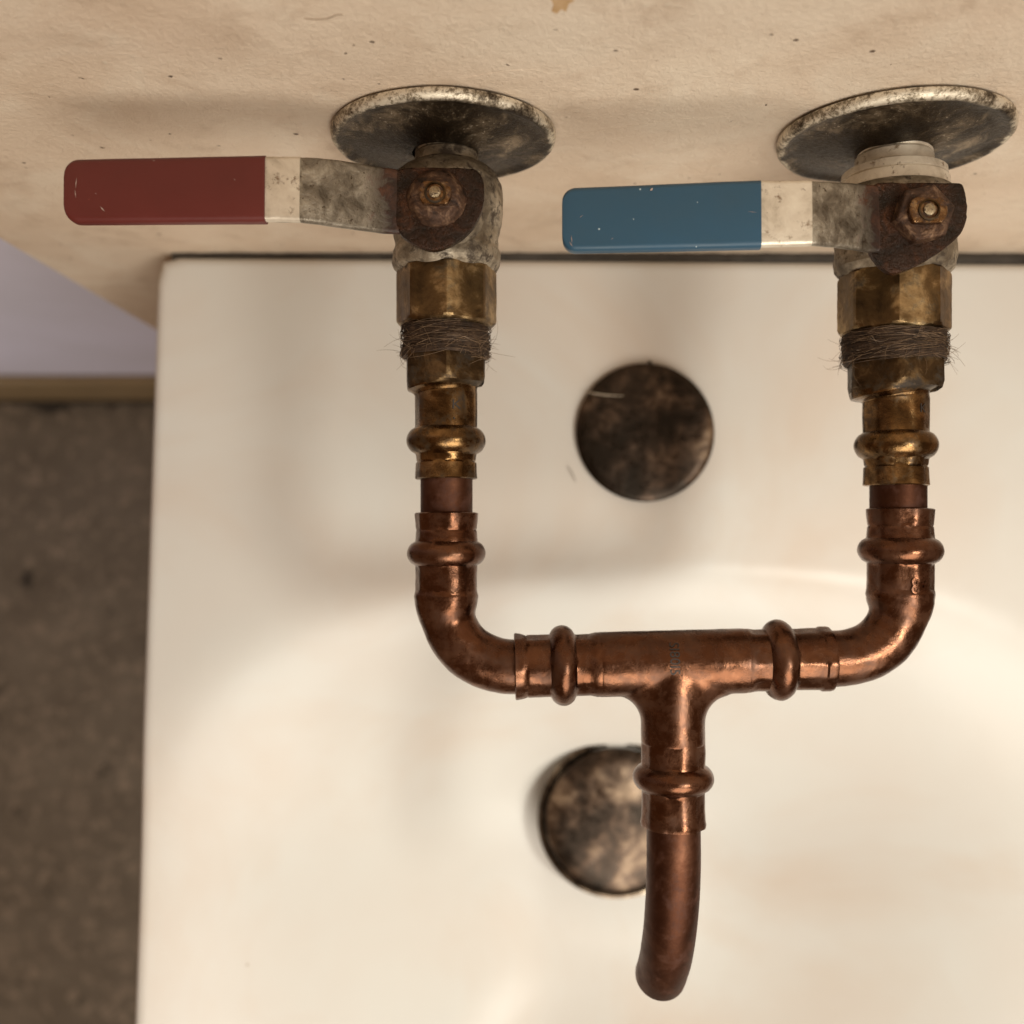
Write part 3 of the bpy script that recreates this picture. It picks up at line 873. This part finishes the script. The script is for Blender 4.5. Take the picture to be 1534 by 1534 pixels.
def valve(cx, label, neck, body, octa, oct_y, stem_px, stem_z, hub, lever_st, sleeve_st, sleeve_mat, ring, nutspec, seed, name_c, scuffs=()):
    st = pix(stem_px[0], stem_px[1], stem_z)
    root = thing("ball_valve", (st.x, st.y, 0), label, "ball valve", "ball valves on the wall")
    # cast body
    bm = run_y(cx, body, 96, wob=0.55, seed=seed)
    bo = finish("valve_body", bm, nickel, parent=root, ang=30)
    # neck threaded into the wall
    bm = run_y(cx, neck, 72, wob=0.12, seed=seed + 1)
    finish("neck", bm, chrome_white if ring else nickel, parent=root, ang=24)
    if ring:
        bm = run_y(cx, ring, 72, wob=0.10, seed=seed + 2)
        finish("neck_ring", bm, chrome_white, parent=root, ang=24)
    # eight sided outlet end
    n8, ph, R = octa
    y0, y1 = oct_y
    pol = (8, ph, R / k0)
    bm = run_y(cx, [(y0 - 10, R * 0.86, pol), (y0 - 2, R * 0.93, pol), (y0 + 3, R * 0.985, pol), (y0 + 6, R * 1.01, pol), (y1 - 9, R * 1.01, pol), (y1 - 3, R * 0.95, pol), (y1, R * 0.90, pol), (y1 + 3, R * 0.84, None)], 96, wob=0.14, seed=seed + 3)
    finish("outlet_collar", bm, outlet_m, parent=root, ang=18)
    # stem boss
    hz = hub["z"]
    bc_ = pix(stem_px[0] + (3 if seed < 20 else 8), stem_px[1] + 8, stem_z)
    bm = bmesh.new()
    sweep(bm, [(st.x + 0.6, st.y, 6), (st.x + 0.4, st.y, 14), (st.x, st.y, 17), (st.x, st.y, hz - 0.8)], [12.5, 11.0, 8.6, 8.2], 48, up=Vector((0, 1, 0)), wob=0.25, seed=seed)
    finish("stem_boss", bm, nickel, parent=root, ang=30)
    # hub plate of the lever
    out = []
    base = [pix(px, py, hz) for px, py in hub["pts"]]
    # smooth closed outline
    m = len(base)
    for i in range(m):
        p0, p1, p2, p3 = base[i - 1], base[i], base[(i + 1) % m], base[(i + 2) % m]
        for k in range(4):
            t = k / 4
            q = 0.5 * ((2 * p1) + (-p0 + p2) * t + (2 * p0 - 5 * p1 + 4 * p2 - p3) * t * t + (-p0 + 3 * p1 - 3 * p2 + p3) * t ** 3)
            out.append((q.x + 0.12 * noise.noise(q * 0.7), q.y + 0.12 * noise.noise(q * 0.7 + Vector((9, 0, 0)))))
    # lever sheet with the hub as one bent steel piece
    bm = bmesh.new()
    S_ = []
    for px, a, b, z in lever_st:
        p = pix(px, (a + b) / 2, z); S_.append((p.x, p.y, z - 1.1, (b - a) / 2 / sc(z)))
    strip(bm, S_, 2.4, 1.0, wob=0.35)
    lever = finish("lever", bm, rust_steel, parent=root, ang=40)
    bm = bmesh.new()
    prism(bm, out, hz - 2.6, hz, 0.7, 3)
    finish("hub_plate", bm, rust, parent=lever, ang=40)
    # bright flat piece next to the sleeve
    bm = bmesh.new()
    F_ = []
    for px, a, b, z in hub["flat"]:
        p = pix(px, (a + b) / 2, z); F_.append((p.x, p.y, z - 1.15, (b - a) / 2 / sc(z)))
    strip(bm, F_, 2.9, 1.2, wob=0.1)
    finish("bare_metal_band", bm, chrome_white, parent=lever, ang=40)
    # sleeve
    bm = bmesh.new()
    V = []
    (xa, a0, b0, za), (xb, a1, b1, zb) = sleeve_st
    cr = 20.0
    steps = [0, 0.6, 2, 4.5, 8, 12, 16, 20]
    xs = [xa + s for s in steps] + [xa + 20 + (xb - xa - 20) * i / 10 for i in range(1, 11)]
    th = 4.6
    V = []
    for x in xs:
        f = (x - xa) / (xb - xa)
        z = za + (zb - za) * f
        p = pix(x, ((a0 + b0) / 2) * (1 - f) + ((a1 + b1) / 2) * f, z)
        hw = (((b0 - a0) * (1 - f) + (b1 - a1) * f) / 2)
        s_ = x - xa
        if s_ < cr: hw -= cr - math.sqrt(max(0, cr * cr - (cr - s_) ** 2))
        V.append((p.x, p.y, z - 1.6, hw / sc(z)))
    strip(bm, V, th, 1.5, nedge=6, step=3, wob=0.12)
    nf0 = len(bm.faces)
    for x0_, y0_, x1_, y1_, w_ in scuffs:
        pa, pb = [pix(q[0], q[1], zb + 0.95 - (zb - za) * (xb - q[0]) / (xb - xa)) for q in ((x0_, y0_), (x1_, y1_))]
        d_ = (pb - pa).normalized(); n_ = Vector((-d_.y, d_.x, 0)) * w_
        m_ = pa.lerp(pb, 0.45)
        bm.faces.new([bm.verts.new(q) for q in (pa, m_ - n_, pb, m_ + n_ * 0.7)])
    o = finish("grip_sleeve", bm, [sleeve_mat, scuff_m], parent=lever, ang=50)
    for f in list(o.data.polygons)[nf0:]: f.material_index = 1
    # nut and spindle
    kind, nr = nutspec
    nb = pix(stem_px[0], stem_px[1], hz + 4)
    if kind == "round":
        bm = bmesh.new()
        sweep(bm, [(nb.x, nb.y, hz - 0.2), (nb.x, nb.y, hz + 1.0), (nb.x, nb.y, hz + 2.6), (nb.x, nb.y, hz + 3.2)], [nr + 1.6, nr + 1.0, nr - 0.2, nr - 1.4], 48, up=Vector((0, 1, 0)), wob=0.5, seed=seed)
        finish("nut", bm, rust_nut, parent=root, ang=30)
        zt = hz + 3.0
    else:
        bm = bmesh.new()
        prism(bm, ngon(nb.x, nb.y, nr, 6, 12), hz - 0.2, hz + 4.2, 0.9, 3)
        for v in bm.verts: v.co += Vector((1, 1, 0)) * 0.15 * noise.noise(v.co)
        finish("nut", bm, rust_nut, parent=root, ang=40)
        zt = hz + 4.0
    # spindle with two flats
    sr, fl = (4.3, 3.0) if kind == "round" else (5.0, 3.3)
    o2 = []
    for i in range(48):
        a = 2 * math.pi * i / 48
        x, y = sr * math.cos(a), sr * math.sin(a)
        o2.append((nb.x + x, nb.y + max(-fl, min(fl, y))))
    bm = bmesh.new(); prism(bm, o2, hz, zt + 2.0, 0.5, 3)
    sp = finish("spindle", bm, spindle_m, parent=root, ang=35)
    turned("spindle_ring", (nb.x, nb.y, zt + 1.95), [(2.9, -0.1), (2.8, 0.5), (2.35, 0.6), (2.2, -0.05)], dark_brass, sp, n=36)
    turned("spindle_tip", (nb.x, nb.y, zt + 1.95), [(1.6, -0.2), (1.5, 0.7), (1.0, 0.9), (0.2, 0.95)], spindle_tip_m, sp, n=24)
    return root

spindle_m = aged_metal("stained_brass_spindle", [(0.3, (0.06, 0.03, 0.015)), (0.5, (0.20, 0.11, 0.05)), (0.7, (0.42, 0.28, 0.15))],
                    (0.05, 0.022, 0.012), (0.2, 0.35), (0.48, 0.6), scale=420, bmp=0.0003, dscale=500)
spindle_tip_m = aged_metal("scratched_brass_tip", [(0.3, (0.16, 0.11, 0.06)), (0.6, (0.55, 0.45, 0.30))],
                    (0.08, 0.05, 0.03), (0.35, 0.5), (0.5, 0.6), scale=900, bmp=0.0003, dscale=900)
def rust_nut_mat():
    m, nt, b = material("rusty_nut")
    v = coords(nt)
    a = noise_(nt, v, 260, 8, 0.7, 0.5); f = noise_(nt, v, 900, 6, 0.7)
    L(nt, ramp(nt, a, [(0.37, (0.022, 0.011, 0.007)), (0.52, (0.085, 0.042, 0.023)), (0.66, (0.30, 0.185, 0.11))]), b.inputs["Base Color"])
    L(nt, ramp(nt, f, [(0.35, 0.25), (0.65, 0.6)]), b.inputs["Roughness"])
    b.inputs["Metallic"].default_value = 0.4
    p = bump(nt, b, f, 0.0004, 0.9); bump(nt, b, a, 0.0008, 0.8, p)
    return m
rust_nut = rust_nut_mat()

valve(669, "ball valve with dark red lever sleeve and round rusted nut at the left flange",
      neck=[(196, 48, None), (228, 48, None), (231, 46, None), (234, 48, None), (254, 48, None)],
      ring=None,
      body=[(246, 44, None), (252, 58, None), (258, 68, None), (266, 77, None), (280, 84, None), (305, 86, None), (335, 83, None), (352, 79, None), (372, 78, None), (380, 81, None), (396, 81, None), (404, 77, None), (410, 70, None)],
      octa=(8, 95, 76), oct_y=(406, 490),
      stem_px=(652, 290), stem_z=29,
      hub=dict(z=24, pts=[(592, 256), (630, 251), (700, 252), (717, 257), (725, 275), (724, 305), (714, 331), (697, 352), (672, 368), (648, 374), (622, 366), (600, 350), (588, 320), (586, 285)],
               flat=[(386, 232.5, 331, 36.3), (420, 232.5, 331, 36.3), (449, 232.5, 332, 36.3)]),
      lever_st=[(120, 240, 328, 36), (300, 236, 328, 36), (390, 233, 331, 36), (448, 233, 332, 36), (476, 234, 335, 35), (510, 238, 340, 32), (545, 244, 345, 28), (575, 249, 349, 24.6), (604, 253, 350, 23.6), (640, 256, 345, 23.6)],
      sleeve_st=((97, 237.5, 334, 36.6), (397, 231, 332.5, 36.6)), sleeve_mat=red_v,
      nutspec=("round", 6.4), seed=3, name_c="red",
      scuffs=[(115, 266, 113, 283, 0.14), (112, 284, 114, 297, 0.10), (150, 309, 157, 317, 0.16), (228, 240, 233, 241, 0.08), (350, 268, 353, 270, 0.07), (142, 289, 145, 291, 0.06)])
valve(1339, "ball valve with petrol blue lever sleeve and rusty hexagon nut at the right flange",
      neck=[(208, 56, None), (232, 56, None), (234, 54, None), (238, 57, None), (262, 57, None)],
      ring=[(258, 70, None), (261, 76, None), (271, 77, None), (273, 75, None), (275, 79, None), (290, 80, None), (295, 74, None)],
      body=[(286, 70, None), (292, 84, None), (300, 88, None), (340, 89, None), (372, 87, None), (392, 88, None), (404, 87, None), (412, 80, None), (420, 70, None)],
      octa=(8, 74, 82), oct_y=(414, 502),
      stem_px=(1387, 318), stem_z=30,
      hub=dict(z=25, pts=[(1308, 277), (1350, 274), (1428, 274), (1445, 281), (1449, 318), (1443, 345), (1424, 365), (1398, 384), (1365, 402), (1338, 409), (1320, 397), (1304, 372), (1300, 325)],
               flat=[(1130, 268.5, 369.5, 37.6), (1180, 268.5, 368.5, 38.2), (1217, 268, 367, 38.6)]),
      lever_st=[(870, 285, 372, 33), (1000, 278, 370, 35), (1135, 270, 369, 37), (1214, 269, 367, 38.2), (1222, 269, 367, 37.4), (1262, 271, 371, 32), (1295, 274, 376, 27.0), (1318, 276, 379, 24.8), (1345, 278, 378, 24.4)],
      sleeve_st=((843, 280.5, 377.5, 33.4), (1141, 268, 371, 38.0)), sleeve_mat=blue_v,
      nutspec=("hex", 7.9), seed=23, name_c="blue",
      scuffs=[(856, 352, 857, 366, 0.09), (853, 362, 858, 370, 0.10), (974, 286, 978, 281, 0.30), (1120, 317, 1135, 318, 0.05), (868, 326, 874, 322, 0.06), (915, 359, 919, 356, 0.06)])

# ================================================================== WALL FLANGES
def flange(px, zc, R, yo, lab, seed):
    c = pix(px, 190, 0)
    bm = bmesh.new()
    rings = []
    prof = [(R - 1.0, 0.1), (R, 0.5), (R + 0.15, 1.2), (R - 0.1, 2.3), (R - 0.8, 3.1), (R - 1.8, 3.4), (R - 2.8, 3.1), (R - 4.0, 2.6), (R - 6, 2.8), (R - 9, 3.5), (R - 14, 4.8), (13, 5.8), (10.2, 6.2), (9.2, 6.0), (9.0, 0.5)]
    n = 96
    for r, h in prof:
        ring = []
        for k in range(n):
            a = 2 * math.pi * k / n
            q = Vector((c.x + r * math.cos(a), WALL_Y - yo - h, zc + r * math.sin(a)))
            q.y += 0.35 * noise.noise(q * 0.09 + Vector((seed, 0, 0))) * min(1, h)
            rr = 1 + 0.006 * noise.noise(Vector((math.cos(a) * 2, math.sin(a) * 2, seed)))
            q.x = c.x + (q.x - c.x) * rr; q.z = zc + (q.z - zc) * rr
            ring.append(bm.verts.new(q))
        rings.append(ring)
    for i in range(len(rings)):
        j = (i + 1) % len(rings)
        for k in range(n): bm.faces.new((rings[i][k], rings[i][(k + 1) % n], rings[j][(k + 1) % n], rings[j][k]))
    return finish("wall_flange", bm, flange_m, loc=(c.x, WALL_Y, zc), ang=40, label=lab, cat="pipe flange", group="round flanges on the wall")
flange(665, 0, 32.4, 0.3, "corroded round chrome flange on the wall above the red levered valve", 2)
flange(1337, 0, 32.8, 0.4, "corroded round chrome flange on the wall above the blue levered valve, flaked silver rim", 6)

# ================================================================== LOOSE FIBRES
hair_m = simple("pale_hair", [(0.3, (0.45, 0.36, 0.26)), (0.7, (0.70, 0.60, 0.46))], 300, 0.4, 0.0001)
def strand(pts, z, r, label, mat):
    bm = bmesh.new()
    P = []
    for i in range(13):
        t = i / 12
        a = Vector(pts[0]) * (1 - t) ** 2 + Vector(pts[1]) * 2 * t * (1 - t) + Vector(pts[2]) * t * t
        P.append(pix(a.x, a.y, z(a) if callable(z) else z) + Vector((0, 0, 0.9 * math.sin(math.pi * t))))
    sweep(bm, P, [r * (0.4 + 0.6 * math.sin(math.pi * (0.08 + 0.86 * i / 12))) for i in range(13)], 6)
    b = P[0]
    finish("hemp_fibre", bm, mat, loc=tuple(b), label=label, cat="fibre", group="loose fibres fallen on the basin")
strand([(878, 586), (900, 594), (934, 593)], cz + 4.9, 0.19, "pale curved hair lying across the top left of the black cover disc", hair_m)
strand([(850, 698), (857, 708), (862, 722)], RIM_Z + 0.4, 0.16, "short dark fibre on the basin ledge left of the black cover disc", hemp_m)
